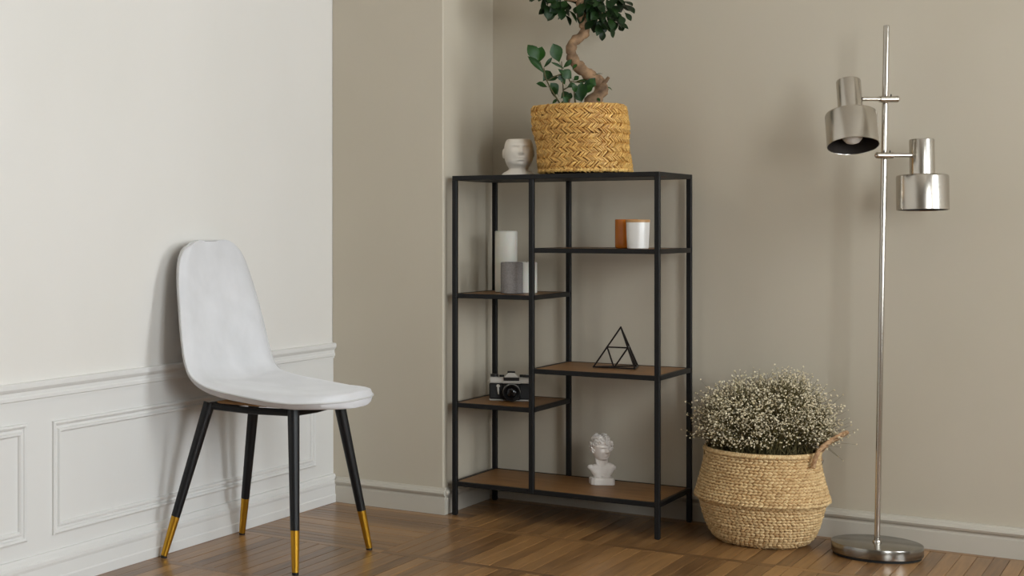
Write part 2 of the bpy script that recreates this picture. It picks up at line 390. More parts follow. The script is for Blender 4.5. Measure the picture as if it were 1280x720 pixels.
# ================================================================ SHELVING UNIT
RX0, RX1, RY0, RY1, RH, PS = -2.002, -1.348, 4.455, 4.792, 1.085, .0150
rk = thing('shelving_unit', 'black metal open shelving unit with staggered brown wood shelves', 'shelf', ((RX0+RX1)/2, (RY0+RY1)/2, 0))
ox, oy = (RX0+RX1)/2, (RY0+RY1)/2
def rb_(lo, hi, name, m='black', ch=.0012, par=None):
    return MB().box((lo[0]-ox, lo[1]-oy, lo[2]), (hi[0]-ox, hi[1]-oy, hi[2]), ch).build(name, m, par or rk)
MX = -1.7475
for x in (RX0, RX1-PS):
    for y in (RY0, RY1-PS): rb_((x, y, .002), (x+PS, y+PS, RH-.014), 'post')
for y in (RY0, RY1-PS): rb_((MX, y, .094), (MX+PS, y+PS, RH-.014), 'post')
for x in (RX0, RX1-PS):
    for y in (RY0, RY1-PS): rb_((x+.002, y+.002, 0), (x+PS-.002, y+PS-.002, .002), 'foot_pad', 'rubber', 0)
def shelf(x0, x1, z1, wood=True, h=.0145):
    z0 = z1-h; b = .013
    rb_((x0, RY0+.001, z0), (x1, RY0+b, z1), 'rail'); rb_((x0, RY1-b, z0), (x1, RY1-.001, z1), 'rail')
    rb_((x0+.001, RY0+b, z0), (x0+b, RY1-b, z1), 'rail'); rb_((x1-b, RY0+b, z0), (x1-.001, RY1-b, z1), 'rail')
    rb_((x0+b, RY0+b, z0+.001), (x1-b, RY1-b, z1-.001), 'shelf_board' if wood else 'top_board', 'shelfwood' if wood else 'black', .0005)
ZS = dict(lu=.709, ll=.360, ru=.856, rm=.482, bo=.108)
shelf(RX0, MX+PS, ZS['lu']); shelf(RX0, MX+PS, ZS['ll']); shelf(MX, RX1, ZS['ru']); shelf(MX, RX1, ZS['rm']); shelf(RX0, RX1, ZS['bo'])
shelf(RX0, RX1, RH, False)

# ================================================================ BRAIDED PLANTER WITH FICUS BONSAI
def strand(mb, c, d, nrm, ln, wd, th):
    """a flattened grass strand: spindle along d lying on a surface with normal nrm"""
    d = d.normalized(); nrm = nrm.normalized(); s = d.cross(nrm)
    vs = [c-d*ln/2, c+d*ln/2]
    for t in (-.22, .22):
        for (a, b) in ((1, 0), (.45, 1), (-.45, 1), (-1, 0)):
            vs.append(c+d*ln*t+s*(a*wd/2)+nrm*(b*th))
    fs = [(2, 3, 7, 6), (3, 4, 8, 7), (4, 5, 9, 8), (0, 3, 2), (0, 4, 3), (0, 5, 4), (1, 6, 7), (1, 7, 8), (1, 8, 9)]
    mb.add(vs, fs)
pl = thing('potted_bonsai', 'ficus bonsai with twisting trunk in a golden braided basket', 'plant', (-1.6275, 4.612, RH+.007), YAW)
def planter_r(z): return .1395+.003*math.cos((z-.19)*20)+.0025*math.sin(z*55)
PH = .206
body = [(0, 0), (.128, 0), (.137, .006)]+[(planter_r(z)-.003, z) for z in [.012+k*.0097 for k in range(20)]]+[(.137, PH-.004), (.128, PH-.006), (.124, PH-.03), (0, PH-.032)]
pb = MB().lathe(body, 64).build('basket', 'straw_dark', pl, 40)
br = MB(); rows_n = 14; DX = -.022; rh = PH/rows_n
for r in range(rows_n):
    z = (r+.5)*rh; rad = planter_r(z); ns = 138
    for k in range(ns):
        a = 2*PI*(k+(.5 if r % 2 else 0)*.5)/ns+random.uniform(-.01, .01)
        nr_ = Vector((math.cos(a), math.sin(a), 0)); tg = Vector((-math.sin(a), math.cos(a), 0))
        sl = (1 if r % 2 else -1)*random.uniform(.78, 1.08)
        strand(br, nr_*(rad-.0035)+Vector((0, 0, z+random.uniform(-.0035, .0035))), tg+Vector((0, 0, sl)), nr_, .0305, .0064, random.uniform(.0035, .0090))
for zz, rr in ((PH-.002, .1345), (.004, .139)):
    for k in range(90):
        a = 2*PI*k/90; nr_ = Vector((math.cos(a), math.sin(a), .4)); tg = Vector((-math.sin(a), math.cos(a), .35))
        strand(br, Vector((math.cos(a)*rr, math.sin(a)*rr, zz)), tg, nr_, .018, .010, .005)
br.v = [(x+DX*(z/PH-.15), y, z) for x, y, z in br.v]
stuff(br.build('braid', 'straw', pb, 50))
for v in pb.data.vertices: v.co.x += DX*(v.co.z/PH-.15)
MB().lathe([(0, .165), (.123, .163), (.123, .176), (.06, .186), (0, .19)], 40).build('soil', 'soil', pl, 60)
S = .00251                               # metres for one measured unit on the plant
def pp(u, v, y=0): return Vector(((u-730)*S, y, (215-v)*S))
tr = [(728, 146, 0, 9.5), (736, 130, -.002, 8.8), (748, 118, .002, 8.2), (753, 107, .008, 7.8), (746, 98, .014, 7.4), (736, 91, .014, 7.2), (724, 83, .004, 7.2), (715, 73, -.008, 6.6), (712, 62, -.010, 6.2), (716, 52, -.004, 6.0), (726, 45, .004, 6.0), (732, 37, .008, 6.0), (729, 26, .004, 5.2), (725, 15, -.002, 4.8), (725, 2, -.002, 4.6), (729, -15, .004, 4.2), (726, -35, .002, 3.4), (722, -55, 0, 2.4)]
path = crom([(*pp(u, v, y), r*S) for u, v, y, r in tr], 5)
path = [(x+.0012*math.sin(i*1.7), y, z, r*(1+.11*math.sin(i*1.1)+.07*math.sin(i*2.3))) for i, (x, y, z, r) in enumerate(path)]
MB().tube([p[:3] for p in path], [p[3] for p in path], 14).build('trunk', 'bark', pl, 70)
MB().tube([pp(706, 140), pp(710, 128, .02), pp(716, 118, .025)], [.011, .009, .003], 10).build('root', 'bark', pl, 70)
MB().tube([pp(750, 106), pp(756, 101, -.01), pp(759, 96, -.012)], [.007, .006, .005], 8).build('stub', 'bark', pl, 60)
def leafmesh(bowl):
    mb = MB(); vs = []; N = 7
    outl = [0, .30, .62, .88, 1, .90, .55, .0]
    for i in range(N+1):
        t = i/N; w_ = outl[i]*.5; zc = -bowl*(t-.45)**2
        vs += [(-w_, t, zc+.10*w_), (0, t, zc-.02), (w_, t, zc+.10*w_)]
    fs = []
    for i in range(N):
        a = i*3
        fs += [(a, a+1, a+4, a+3), (a+1, a+2, a+5, a+4)]
    mb.add(vs, fs); mb.tube([(0, -.16, 0), (0, 0, -.01)], .016, 4); return mb.mesh('leaf', 70)
LM = [leafmesh(.25), leafmesh(.5)]; LMy = [leafmesh(.25), leafmesh(.5)]
for m_ in LM: m_.materials.append(M['leaf'])
for m_ in LMy: m_.materials.append(M['leaf_young'])
def leaf(base, tip, wd, nrm, young=False):
    base, tip = Vector(base), Vector(tip); d = tip-base; L = d.length; d.normalize(); nrm = Vector(nrm)
    x = d.cross(nrm)
    if x.length < 1e-3: x = d.orthogonal()
    x.normalize(); z = x.cross(d)
    o = put('leaf', random.choice(LMy if young else LM), pl)
    o.matrix_local = Matrix.Translation(base) @ Matrix((x, d, z)).transposed().to_4x4() @ Matrix.Diagonal((wd, L, L, 1))
    return o
def zp(a, b): return 640+a/7.2, 40+b/7.2    # measured on an enlargement
stems = [[(392, 650), (300, 500), (260, 410), (215, 275)], [(440, 650), (432, 500), (425, 380), (418, 268)], [(560, 650), (545, 500), (505, 430), (480, 350)], [(440, 520), (480, 500), (520, 440), (545, 450), (640, 440)], [(260, 410), (255, 345), (252, 330)], [(425, 380), (360, 400), (290, 440)]]
for q, st in enumerate(stems):
    y = (-.045, -.03, -.01, -.02, -.04, -.035)[q]
    MB().tube([tuple(pp(*zp(a, b), y)) for a, b in st], [.0028]+[.002]*(len(st)-2)+[.0014], 6).build('stem', 'stem', pl, 60)
sprout = [((215, 275), (112, 122), 84), ((213, 285), (248, 130), 84), ((240, 390), (95, 228), 50), ((250, 330), (318, 238), 26), ((418, 272), (348, 108), 92), ((415, 350), (288, 288), 20), ((425, 330), (495, 258), 34), ((272, 435), (352, 338), 74), ((402, 408), (350, 348), 28), ((505, 425), (415, 352), 76), ((412, 398), (310, 432), 34), ((480, 352), (530, 298), 24), ((290, 497), (180, 468), 46), ((402, 560), (335, 455), 80), ((438, 512), (518, 472), 40), ((518, 442), (562, 402), 34), ((545, 450), (662, 436), 26), ((560, 645), (556, 465), 82), ((598, 550), (700, 420), 66), ((428, 592), (498, 535), 54), ((445, 645), (396, 596), 40), ((380, 600), (325, 648), 22), ((470, 470), (420, 400), 50), ((660, 470), (610, 560), 46), ((350, 590), (330, 500), 40), ((600, 620), (560, 540), 56), ((520, 560), (470, 490), 48), ((640, 560), (600, 470), 44), ((480, 610), (520, 545), 44), ((690, 500), (640, 430), 40), ((430, 450), (395, 385), 46), ((500, 640), (420, 640), 40)]
for q, (b_, t_, wd) in enumerate(sprout):
    y = -.04+.035*math.sin(q*2.1)
    leaf(pp(*zp(*b_), y), pp(*zp(*t_), y+random.uniform(-.018, .012)), wd/7.2*S*1.3, (random.uniform(-.4, .4), -1, random.uniform(0, .6)), True)
leaf(pp(755, 107), pp(764, 111, -.01), .008, (0, -.6, 1), True); leaf(pp(741, 93, -.01), pp(750, 91, -.02), .005, (0, -.3, 1), True); leaf(pp(743, 121, -.02), pp(746, 127, -.03), .009, (0, -1, .2), True)
# crown: pads of leaves on branches, the top one rising out of the picture
pads = [((757, 10), (30, 26, 30), 92, [(729, 28), (742, 22), (757, 14)]), ((733, 2), (20, 22, 24), 40, [(723, 6), (735, 0)]), ((705, 4), (13, 18, 18), 22, [(723, 0), (706, -2)]), ((684, -16), (17, 20, 26), 34, [(724, -12), (704, -20), (684, -22)]), ((728, -52), (44, 34, 26), 60, [(722, -40), (735, -60)])]
rnd = random.Random(21)
for (cu, cv), (ru, ry_, rv), cnt, brp in pads:
    MB().tube([tuple(pp(u, v, .004*i)) for i, (u, v) in enumerate(brp)], [.006-.0012*i for i in range(len(brp))], 7).build('branch', 'bark', pl, 60)
    for k in range(cnt):
        while True:
            q = Vector((rnd.uniform(-1, 1), rnd.uniform(-1, 1), rnd.uniform(-1, 1)))
            if .12 < q.length < 1: break
        b_ = pp(cu+q.x*ru*.85, cv-q.z*rv*.85, q.y*ry_*S*.85)
        d = Vector((q.x, q.y*.7, q.z*.6-.55))+Vector((rnd.uniform(-.5, .5), rnd.uniform(-.5, .5), rnd.uniform(-.5, .4)))
        d.normalize(); L = rnd.uniform(.032, .048)
        nrm = Vector((rnd.uniform(-.6, .6), -.7, rnd.uniform(.1, 1)))
        leaf(b_, b_+d*L, L*rnd.uniform(.54, .70), nrm)

# ================================================================ HEADS
def head_r(ph, t, a, b, amp=1.5):
    """radius of a head at angle ph from the face, height t (0 chin, 1 crown)"""
    r = a*b/math.sqrt((b*math.sin(ph))**2+(a*math.cos(ph))**2)
    G = lambda p0, t0, sp, st: math.exp(-((ph-p0)/sp)**2-((t-t0)/st)**2)
    k = 0
    k += .17*G(0, .41, .13, .055)+.11*G(0, .49, .11, .07)+.05*G(0, .57, .13, .06)       # nose
    for s_ in (-1, 1):
        k += -.075*G(s_*.36, .53, .17, .045)+.035*G(s_*.36, .52, .13, .025)             # sockets, lids
        k += .045*G(s_*.34, .605, .28, .03)+.030*G(s_*.62, .42, .22, .09)               # brows, cheeks
        k += .05*G(s_*.11, .385, .07, .03)                                               # nostrils
        k += -.03*G(s_*.5, .22, .2, .07)
    k += .060*G(0, .265, .21, .022)+.060*G(0, .215, .18, .022)-.035*G(0, .241, .24, .010)-.03*G(0, .165, .25, .025)+.06*G(0, .085, .24, .05)
    return r*(1+k*amp)
hv = thing('face_sculpture', 'small white ceramic head with a flat open top beside the planter', 'sculpture', (-1.846, 4.62, RH), YAW-math.radians(5))
mb = MB(); NA, NZ = 96, 84; Hh = .119; vs = []
base_prof = crom([(0, .053, .040), (.05, .0525, .040), (.10, .047, .036), (.15, .036, .030), (.19, .031, .027), (.22, .0305, .028), (.26, .0335, .035), (.32, .038, .041), (.42, .0425, .0445), (.56, .0455, .046), (.70, .046, .046), (.84, .0445, .045), (.94, .041, .0425), (.985, .038, .040), (1.0, .0355, .0375)], 8)
for i in range(NZ+1):
    t = i/NZ; j = t*(len(base_prof)-1)
    for q in range(len(base_prof)-1):
        if base_prof[q][0] <= t <= base_prof[q+1][0]+1e-9:
            f_ = (t-base_prof[q][0])/max(1e-9, base_prof[q+1][0]-base_prof[q][0]); a = base_prof[q][1]*(1-f_)+base_prof[q+1][1]*f_; b = base_prof[q][2]*(1-f_)+base_prof[q+1][2]*f_; break
    th_ = (t-.22)/1.0
    for k in range(NA):
        ph = -PI+2*PI*k/NA
        r = head_r(ph, th_, a, b) if th_ > 0.02 else a*b/math.sqrt((b*math.sin(ph))**2+(a*math.cos(ph))**2)
        fwd = -.007*max(0, min(1, (t-.2)/.2))
        vs.append((r*math.sin(ph), fwd-r*math.cos(ph), t*Hh))
fs = [(i*NA+k, i*NA+(k+1) % NA, (i+1)*NA+(k+1) % NA, (i+1)*NA+k) for i in range(NZ) for k in range(NA)]
n0 = len(vs)                                # open top with an inner wall
for (sc, z) in ((.88, Hh), (.80, Hh-.004), (.74, Hh-.03)):
    vs += [(vs[NZ*NA+k][0]*sc, vs[NZ*NA+k][1]*sc, z) for k in range(NA)]
rings = [NZ*NA, n0, n0+NA, n0+2*NA]
for A_, B_ in zip(rings, rings[1:]): fs += [(A_+k, A_+(k+1) % NA, B_+(k+1) % NA, B_+k) for k in range(NA)]
fs += [tuple(range(n0+2*NA, n0+3*NA)), tuple(range(NA))[::-1]]
mb.add(vs, fs).build('head', 'ceramic', hv, 75)
for s_ in (-1, 1): MB().ball((s_*.0455, .002, Hh*.62), .013, 12, 8, (.42, .6, 1.25)).build('ear', 'ceramic', hv, 80)

bu = thing('plaster_bust', 'small white plaster bust of a curly-haired man on the bottom shelf', 'sculpture', (-1.598, 4.688, ZS['bo']), YAW-math.radians(6))
oct_ = lambda hx, hy, c: [(hx-c, -hy), (hx, -hy+c), (hx, hy-c), (hx-c, hy), (-hx+c, hy), (-hx, hy-c), (-hx, -hy+c), (-hx+c, -hy)]
p_ = MB(); p_.prism(oct_(.036, .027, .009), 0, .017); p_.prism(oct_(.033, .024, .008), .017, .021)
p_.build('plinth', 'plaster', bu, 30)
t_ = MB()                                   # head, neck, chest: fused into one skin
NA, NZ = 64, 56; hvs = []; HH = .078
tilt = Matrix.Rotation(math.radians(-6), 4, 'Y') @ Matrix.Rotation(math.radians(4), 4, 'X') @ Matrix.Rotation(math.radians(22), 4, 'Z')
bp2 = [(0, .006, .008), (.03, .012, .017), (.10, .0185, .024), (.22, .0235, .0275), (.38, .027, .030), (.55, .0285, .032), (.72, .028, .032), (.86, .024, .028), (.95, .016, .019), (1, .004, .004)]
for i in range(NZ+1):
    t = i/NZ
    for q in range(len(bp2)-1):
        if bp2[q][0] <= t <= bp2[q+1][0]+1e-9:
            f_ = (t-bp2[q][0])/(bp2[q+1][0]-bp2[q][0]); a = bp2[q][1]*(1-f_)+bp2[q+1][1]*f_; b = bp2[q][2]*(1-f_)+bp2[q+1][2]*f_; break
    for k in range(NA):
        ph = -PI+2*PI*k/NA; r = head_r(ph, t, a, b, 1.9)
        hvs.append(tuple(tilt @ Vector((r*math.sin(ph), -r*math.cos(ph)+.004*(1-t), (t-.1)*HH))+Vector((.001, -.006, .083))))
t_.add(hvs, [(i*NA+k, i*NA+(k+1) % NA, (i+1)*NA+(k+1) % NA, (i+1)*NA+k) for i in range(NZ) for k in range(NA)]+[tuple(range(NA))[::-1], tuple(range(NZ*NA, (NZ+1)*NA))])
t_.tube([(-.002, .006, .030), (-.001, .004, .055), (.001, .002, .080), (.002, .002, .10)], [.0265, .0195, .018, .017], 24)
t_.tube([(-.016, -.009, .030), (-.012, -.010, .055), (-.018, -.002, .086)], [.004, .005, .005], 10)       # neck tendon
chest = [(0, .021, .024, .020), (0, .028, .027, .021), (0, .038, .034, .022), (0, .048, .040, .020), (.001, .056, .036, .017), (.001, .062, .024, .014)]
cv = []; NC = 40
for x_, z_, a, b in chest:
    for k in range(NC):
        an = 2*PI*k/NC; wv = 1+.10*max(0, -math.sin(an))*math.cos(2*an)
        cv.append((x_+a*math.cos(an)*wv, b*math.sin(an)*wv, z_+(.006*max(0, math.cos(an)) if z_ > .04 else 0)))
t_.add(cv, [(i*NC+k, i*NC+(k+1) % NC, (i+1)*NC+(k+1) % NC, (i+1)*NC+k) for i in range(len(chest)-1) for k in range(NC)]+[tuple(range(NC))[::-1], tuple(range((len(chest)-1)*NC, len(chest)*NC))])
for s_ in (-1, 1): t_.ball((s_*.033, .0, .052), .011, 12, 8, (1.1, 1, .8))
to = t_.build('torso', 'plaster', bu, 80)
rm_ = to.modifiers.new('fuse', 'REMESH'); rm_.mode = 'VOXEL'; rm_.voxel_size = .0013; rm_.use_smooth_shade = True
sm_ = to.modifiers.new('soften', 'SMOOTH'); sm_.factor = .5; sm_.iterations = 2
hb = MB(); rnd = random.Random(4)
for k in range(120):
    ph = rnd.uniform(-PI, PI); t = rnd.uniform(.42, 1.02)
    if abs(ph) < 1.0 and t < .70: continue
    tt = min(t, 1)
    a = .0295*math.sqrt(max(.02, 1-((tt-.60)/.46)**2)); b = .0335*math.sqrt(max(.02, 1-((tt-.60)/.46)**2))
    r = a*b/math.sqrt((b*math.sin(ph))**2+(a*math.cos(ph))**2)
    c = tilt @ Vector((r*math.sin(ph), -r*math.cos(ph), (t-.1)*HH))+Vector((.001, -.006, .083))
    rr = rnd.uniform(.0048, .0070)
    # each curl is a little coil
    ax = Vector((rnd.uniform(-1, 1), rnd.uniform(-1, 1), rnd.uniform(-1, 1))).normalized(); e1 = ax.orthogonal().normalized(); e2 = ax.cross(e1)
    hb.tube([c+(e1*math.cos(w_*.9)+e2*math.sin(w_*.9))*rr*(1-.09*w_)+ax*(.0007*w_) for w_ in range(0, 8)], [.0034-.0002*w_ for w_ in range(0, 8)], 6)
hb.build('hair', 'plaster', bu, 80)

# ================================================================ CANDLES AND JARS
def candle(name, label, loc, r, h, m, gr='candles on the left upper shelf'):
    c = thing(name, label, 'candle', loc, 0, gr)
    MB().lathe([(0, 0), (r-.002, 0), (r, .002), (r, h-.003), (r-.001, h-.001), (r-.003, h), (r*.75, h-.0015), (r*.4, h-.004), (0, h-.005)], 48).build('wax', m, c, 40)
    MB().tube([(0, 0, h-.006), (.0005, 0, h-.003), (.001, 0, h+.0005)], .0011, 6).build('wick', 'wick', c, 60)
candle('pillar_candle', 'tall ivory pillar candle on the left upper shelf', (-1.902, 4.655, ZS['lu']), .0355, .200, 'wax')
candle('grey_candle', 'short speckled grey pillar candle in front of the tall ivory candle', (-1.845, 4.562, ZS['lu']), .0345, .100, 'greywax')
candle('white_candle', 'short white pillar candle half hidden behind the middle post', (-1.8245, 4.633, ZS['lu']), .0335, .100, 'wax')
aj = thing('amber_jar_candle', 'amber glass jar candle behind the white jar', 'candle', (-1.488, 4.590, ZS['ru']), 0)
MB().lathe([(0, 0), (.030, 0), (.0335, .003), (.034, .010), (.034, .086), (.033, .089), (.0315, .086), (.0315, .006), (0, .005)], 48).build('jar', 'amber', aj, 40)
MB().lathe([(0, .0055), (.031, .0055), (.031, .070), (.02, .0705), (0, .0715)], 40).build('wax', 'amberwax', aj, 40)
MB().tube([(0, 0, .07), (.001, 0, .079)], .0011, 6).build('wick', 'wick', aj)
wj = thing('white_jar', 'white glazed jar with a thin wooden lid on the right upper shelf', 'jar', (-1.432, 4.522, ZS['ru']), 0)
MB().lathe([(0, 0), (.0285, 0), (.0305, .002), (.0325, .04), (.0338, .078), (.0335, .0795), (.031, .0795), (.030, .076), (.028, .005), (0, .005)], 48).build('jar', 'whitejar', wj, 40)
MB().lathe([(0, .072), (.0295, .072), (.0295, .0797), (.0345, .0797), (.0348, .081), (.0348, .086), (.034, .0875), (0, .088)], 48).build('lid', 'lidwood', wj, 35)

# ================================================================ FILM CAMERA
fc = thing('film_camera', 'vintage black and silver film camera on the lower left shelf', 'camera', (-1.869, 4.617, ZS['ll']), YAW-math.radians(13))
W2, D2 = .069, .016
def rbox(lo, hi, name, m, ch=.003, par=None): return MB().box(lo, hi, ch).build(name, m, par or fc, 30)
rbox((-W2, -D2, .0), (W2, D2, .005), 'bottom_plate', 'chrome', .002)
rbox((-W2-.0005, -D2-.0008, .0052), (W2+.0005, D2+.0008, .0560), 'body', 'leather', .004)
rbox((-W2, -D2, .0562), (W2, D2, .0765), 'top_plate', 'chrome', .003)
pz = MB(); pz.add([(-.029, -D2-.004, .058), (.029, -D2-.004, .058), (.029, D2, .058), (-.029, D2, .058), (-.022, -D2-.004, .0775), (.022, -D2-.004, .0775), (.022, D2, .0775), (-.022, D2, .0775), (-.009, -D2+.001, .0905), (.009, -D2+.001, .0905), (.009, D2, .0905), (-.009, D2, .0905)],
       [(3, 2, 1, 0), (0, 1, 5, 4), (1, 2, 6, 5), (2, 3, 7, 6), (3, 0, 4, 7), (4, 5, 9, 8), (5, 6, 10, 9), (6, 7, 11, 10), (7, 4, 8, 11), (8, 9, 10, 11)])
ph_ = pz.build('prism_housing', 'chrome', fc)
MB().box((-.0245, -D2-.0052, .0655), (.0245, -D2-.0038, .0765), .0005).build('name_plate', 'camblack', ph_)
MB().box((-.012, -.012, .0905), (.012, .012, .0945), .001).build('accessory_shoe', 'camblack', ph_)
MB().box((-.028, -D2-.006, .0565), (.028, -D2-.0005, .0610), .001).build('mount_trim', 'chrome', fc)
MB().box((-.028, -D2-.004, .004), (.028, -D2-.0005, .0562), .003).build('mount_front', 'camblack', fc)
def ycyl(y0, y1, r, x=0, z=.0275, r2=None, n=40): return MB().cyl((x, y0, z), (x, y1, z), r, n, r2)
ln = ycyl(-D2-.003, -D2-.012, .0285, 0, .029).build('lens', 'camblack', fc, 40)
ycyl(-D2-.012, -D2-.026, .0262, 0, .029).build('focus_ring', 'leather', ln, 40)
lr = MB(); yy = -D2-.026
lr.lathe([(.0272, 0), (.0272, .008), (.0255, .0105), (.0245, .0105), (.0165, .002), (.0165, 0)], 48)
lr.v = [(x, yy-z, .029+y) for x, y, z in lr.v]; lr.build('lens_rim', 'camblack', ln, 40)
rg = MB(); rg.lathe([(.0278, 0), (.0278, .0018), (.0262, .0018), (.0262, 0)], 48); rg.v = [(x, -D2-.0135-z, .029+y) for x, y, z in rg.v]; rg.build('chrome_ring', 'chrome', ln, 40)
gl = MB(); gl.lathe([(.0168, 0), (.013, .0025), (.007, .004), (0, .0045)], 32); gl.v = [(x, yy-.0005-z, .029+y) for x, y, z in gl.v]; gl.build('front_element', 'lensglass', ln, 80)
for x, r, h, nm in ((-.053, .0125, .0085, 'rewind_knob'), (-.030, .0075, .006, 'speed_dial'), (.047, .0135, .007, 'film_advance'), (.031, .005, .008, 'shutter_button')):
    MB().cyl((x, 0, .0763), (x, 0, .0765+h), r, 24).build(nm, 'camblack', fc, 40)
MB().tube([(.047, -.006, .0855), (.060, -.010, .0855), (.066, -.004, .085)], .0018, 6).build('advance_lever', 'chrome', fc, 50)
st = MB().tube([(-.0415, -D2-.004, .046), (-.0412, -D2-.0055, .036), (-.0405, -D2-.0045, .022)], [.0034, .0038, .0022], 8).build('self_timer_lever', 'chrome', fc, 50)
ycyl(-D2-.0005, -D2-.005, .0055, -.0415, .048).build('timer_pivot', 'chrome', fc, 40)
for s_ in (-1, 1): MB().tube([(s_*.068, -.004, .062), (s_*.073, -.004, .062), (s_*.073, .004, .062), (s_*.068, .004, .062)], .001, 6).build('strap_lug', 'chrome', fc, 50)

# ================================================================ WIRE PYRAMID
Lp, Rp, Bp, Ap = Vector((-1.598, 4.611, 0)), Vector((-1.473, 4.622, 0)), Vector((-1.497, 4.727, 0)), Vector((-1.526, 4.652, .1245))
base_c = (Lp+Rp+Bp)/3
py = thing('wire_pyramid', 'dark metal wire pyramid ornament on the middle right shelf', 'ornament', (base_c.x, base_c.y, ZS['rm']))
R_ = .0026
vv = [v-Vector((base_c.x, base_c.y, 0))+Vector((0, 0, R_)) for v in (Lp, Rp, Bp, Ap)]
def bar(a, b, name): MB().tube([a, b], R_, 6).build(name, 'wire', py, 20)
for i, j in ((0, 1), (1, 2), (2, 0), (0, 3), (1, 3), (2, 3)): bar(vv[i], vv[j], 'edge_bar')
for (i, j, k) in ((0, 1, 3), (1, 2, 3)):
    m1, m2, m3 = (vv[i]+vv[k])/2, (vv[j]+vv[k])/2, (vv[i]+vv[j])/2
    bar(m1, m2, 'cross_bar'); bar(m2, m3, 'cross_bar'); bar(m1, m3, 'cross_bar')
for v in vv: MB().ball(v, R_*1.12, 8, 6).build('joint', 'wire', py, 60)

# ================================================================ BELLY BASKET
BC = (-1.103, 4.622)
bk = thing('belly_basket', 'pale seagrass belly basket with folded waist standing on the floor', 'basket', (*BC, 0), YAW)
bprofile = crom([(.100, .002), (.124, .008), (.142, .026), (.155, .055), (.164, .085), (.170, .112), (.1725, .122), (.1815, .127), (.1850, .132), (.1825, .141), (.177, .158), (.170, .185), (.163, .215), (.158, .243), (.156, .268)], 4)
inner = [(r-.009, z) for r, z in bprofile[::-1]]
bo = MB().lathe([(0, .002)]+[(r-.003, z) for r, z in bprofile]+[(.150, .270)]+inner+[(0, .012)], 72).build('body', 'sea_dark', bk, 50)
wv = MB(); rnd = random.Random(9)
acc = 0; last = None; rowi = 0; step = .0086; ac = 0
pts = bprofile
cum = [0]
for a, b in zip(pts, pts[1:]): cum.append(cum[-1]+math.hypot(b[0]-a[0], b[1]-a[1]))
s_ = .004
while s_ < cum[-1]:
    for q in range(len(cum)-1):
        if cum[q] <= s_ <= cum[q+1]: break
    f_ = (s_-cum[q])/(cum[q+1]-cum[q]); r = pts[q][0]*(1-f_)+pts[q+1][0]*f_; z = pts[q][1]*(1-f_)+pts[q+1][1]*f_
    dr, dz = pts[q+1][0]-pts[q][0], pts[q+1][1]-pts[q][1]; L = math.hypot(dr, dz); dr /= L; dz /= L
    ns = max(40, int(2*PI*r/.0128))
    for k in range(ns):
        a = 2*PI*(k+(.5 if rowi % 2 else 0))/ns+rnd.uniform(-.006, .006)
        rad = Vector((math.cos(a), math.sin(a), 0)); tg = Vector((-math.sin(a), math.cos(a), 0))
        nrm = rad*dz+Vector((0, 0, -dr)); upv = rad*dr+Vector((0, 0, dz))
        strand(wv, rad*(r-.0035)+Vector((0, 0, z))+upv*rnd.uniform(-.0008, .0008), tg+upv*(.42 if rowi % 2 else -.30), nrm, .0178, .0082, rnd.uniform(.0040, .0062))
    s_ += step; rowi += 1
stuff(wv.build('weave', 'sea', bo, 50))
rim = MB()
for k in range(150):
    a = 2*PI*k/150; rad = Vector((math.cos(a), math.sin(a), 0)); tg = Vector((-math.sin(a), math.cos(a), 0))
    strand(rim, rad*.1535+Vector((0, 0, .270)), tg+rad*.5, Vector((0, 0, 1))+rad*.2, .016, .009, .005)
    strand(rim, rad*.157+Vector((0, 0, .266)), tg+Vector((0, 0, .6)), rad, .014, .008, .004)
stuff(rim.build('rim', 'sea', bk, 50))
def twisted(path, r, name, par):
    pth = crom(path, 8); mb = MB()
    for ph0 in (0, 2*PI/3, 4*PI/3):
        out = []
        for i, p in enumerate(pth):
            p = Vector(p); t = Vector(pth[min(i+1, len(pth)-1)])-Vector(pth[max(i-1, 0)]); t.normalize(); a = t.orthogonal().normalized(); b = t.cross(Vector((.3, .9, .2))).normalized(); c = t.cross(b)
            out.append(p+(b*math.cos(ph0+i*.55)+c*math.sin(ph0+i*.55))*r*.62)
        mb.tube(out, r*.62, 6)
    return mb.build(name, 'rope', par, 60)
twisted([(.083, -.148, .238), (.088, -.150, .262), (.100, -.150, .288), (.130, -.146, .312), (.168, -.125, .326), (.202, -.095, .330), (.213, -.070, .326), (.205, -.045, .310), (.180, -.030, .288), (.158, -.028, .262), (.160, -.028, .240)], .0056, 'handle', bk)

# ================================================================ DRIED GYPSOPHILA
fb = thing('flower_bouquet', 'bushy dried cream gypsophila filling the seagrass basket', 'flowers', (BC[0], BC[1], .05), YAW)
rnd = random.Random(33); stm = MB(); bls = MB()
def blossom(c, r):
    d = Vector((rnd.gauss(0, 1), rnd.gauss(0, 1), rnd.gauss(0, 1))).normalized(); e = d.orthogonal().normalized(); g_ = d.cross(e)
    k = r*rnd.uniform(.6, 1.15)
    bls.add([c+e*r, c+g_*k, c-e*r, c-g_*k, c+d*r*.8, c-d*r*.5], [(0, 1, 4), (1, 2, 4), (2, 3, 4), (3, 0, 4), (1, 0, 5), (2, 1, 5), (3, 2, 5), (0, 3, 5)])
def twig(path, r0, r1): stm.tube(path, [r0+(r1-r0)*i/(len(path)-1) for i in range(len(path))], 3, False)
ZR = .22
SY, CY_ = math.sin(YAW), math.cos(YAW)
def clear(q, m=.016):
    """keep a tip in front of the back wall"""
    wx = BC[0]+q.x*CY_-q.y*SY; wy = BC[1]+q.x*SY+q.y*CY_; over = wy-(yback(wx)-m)
    if over > 0: q = q-Vector((SY*over, CY_*over, 0))
    return q
NSP = 420
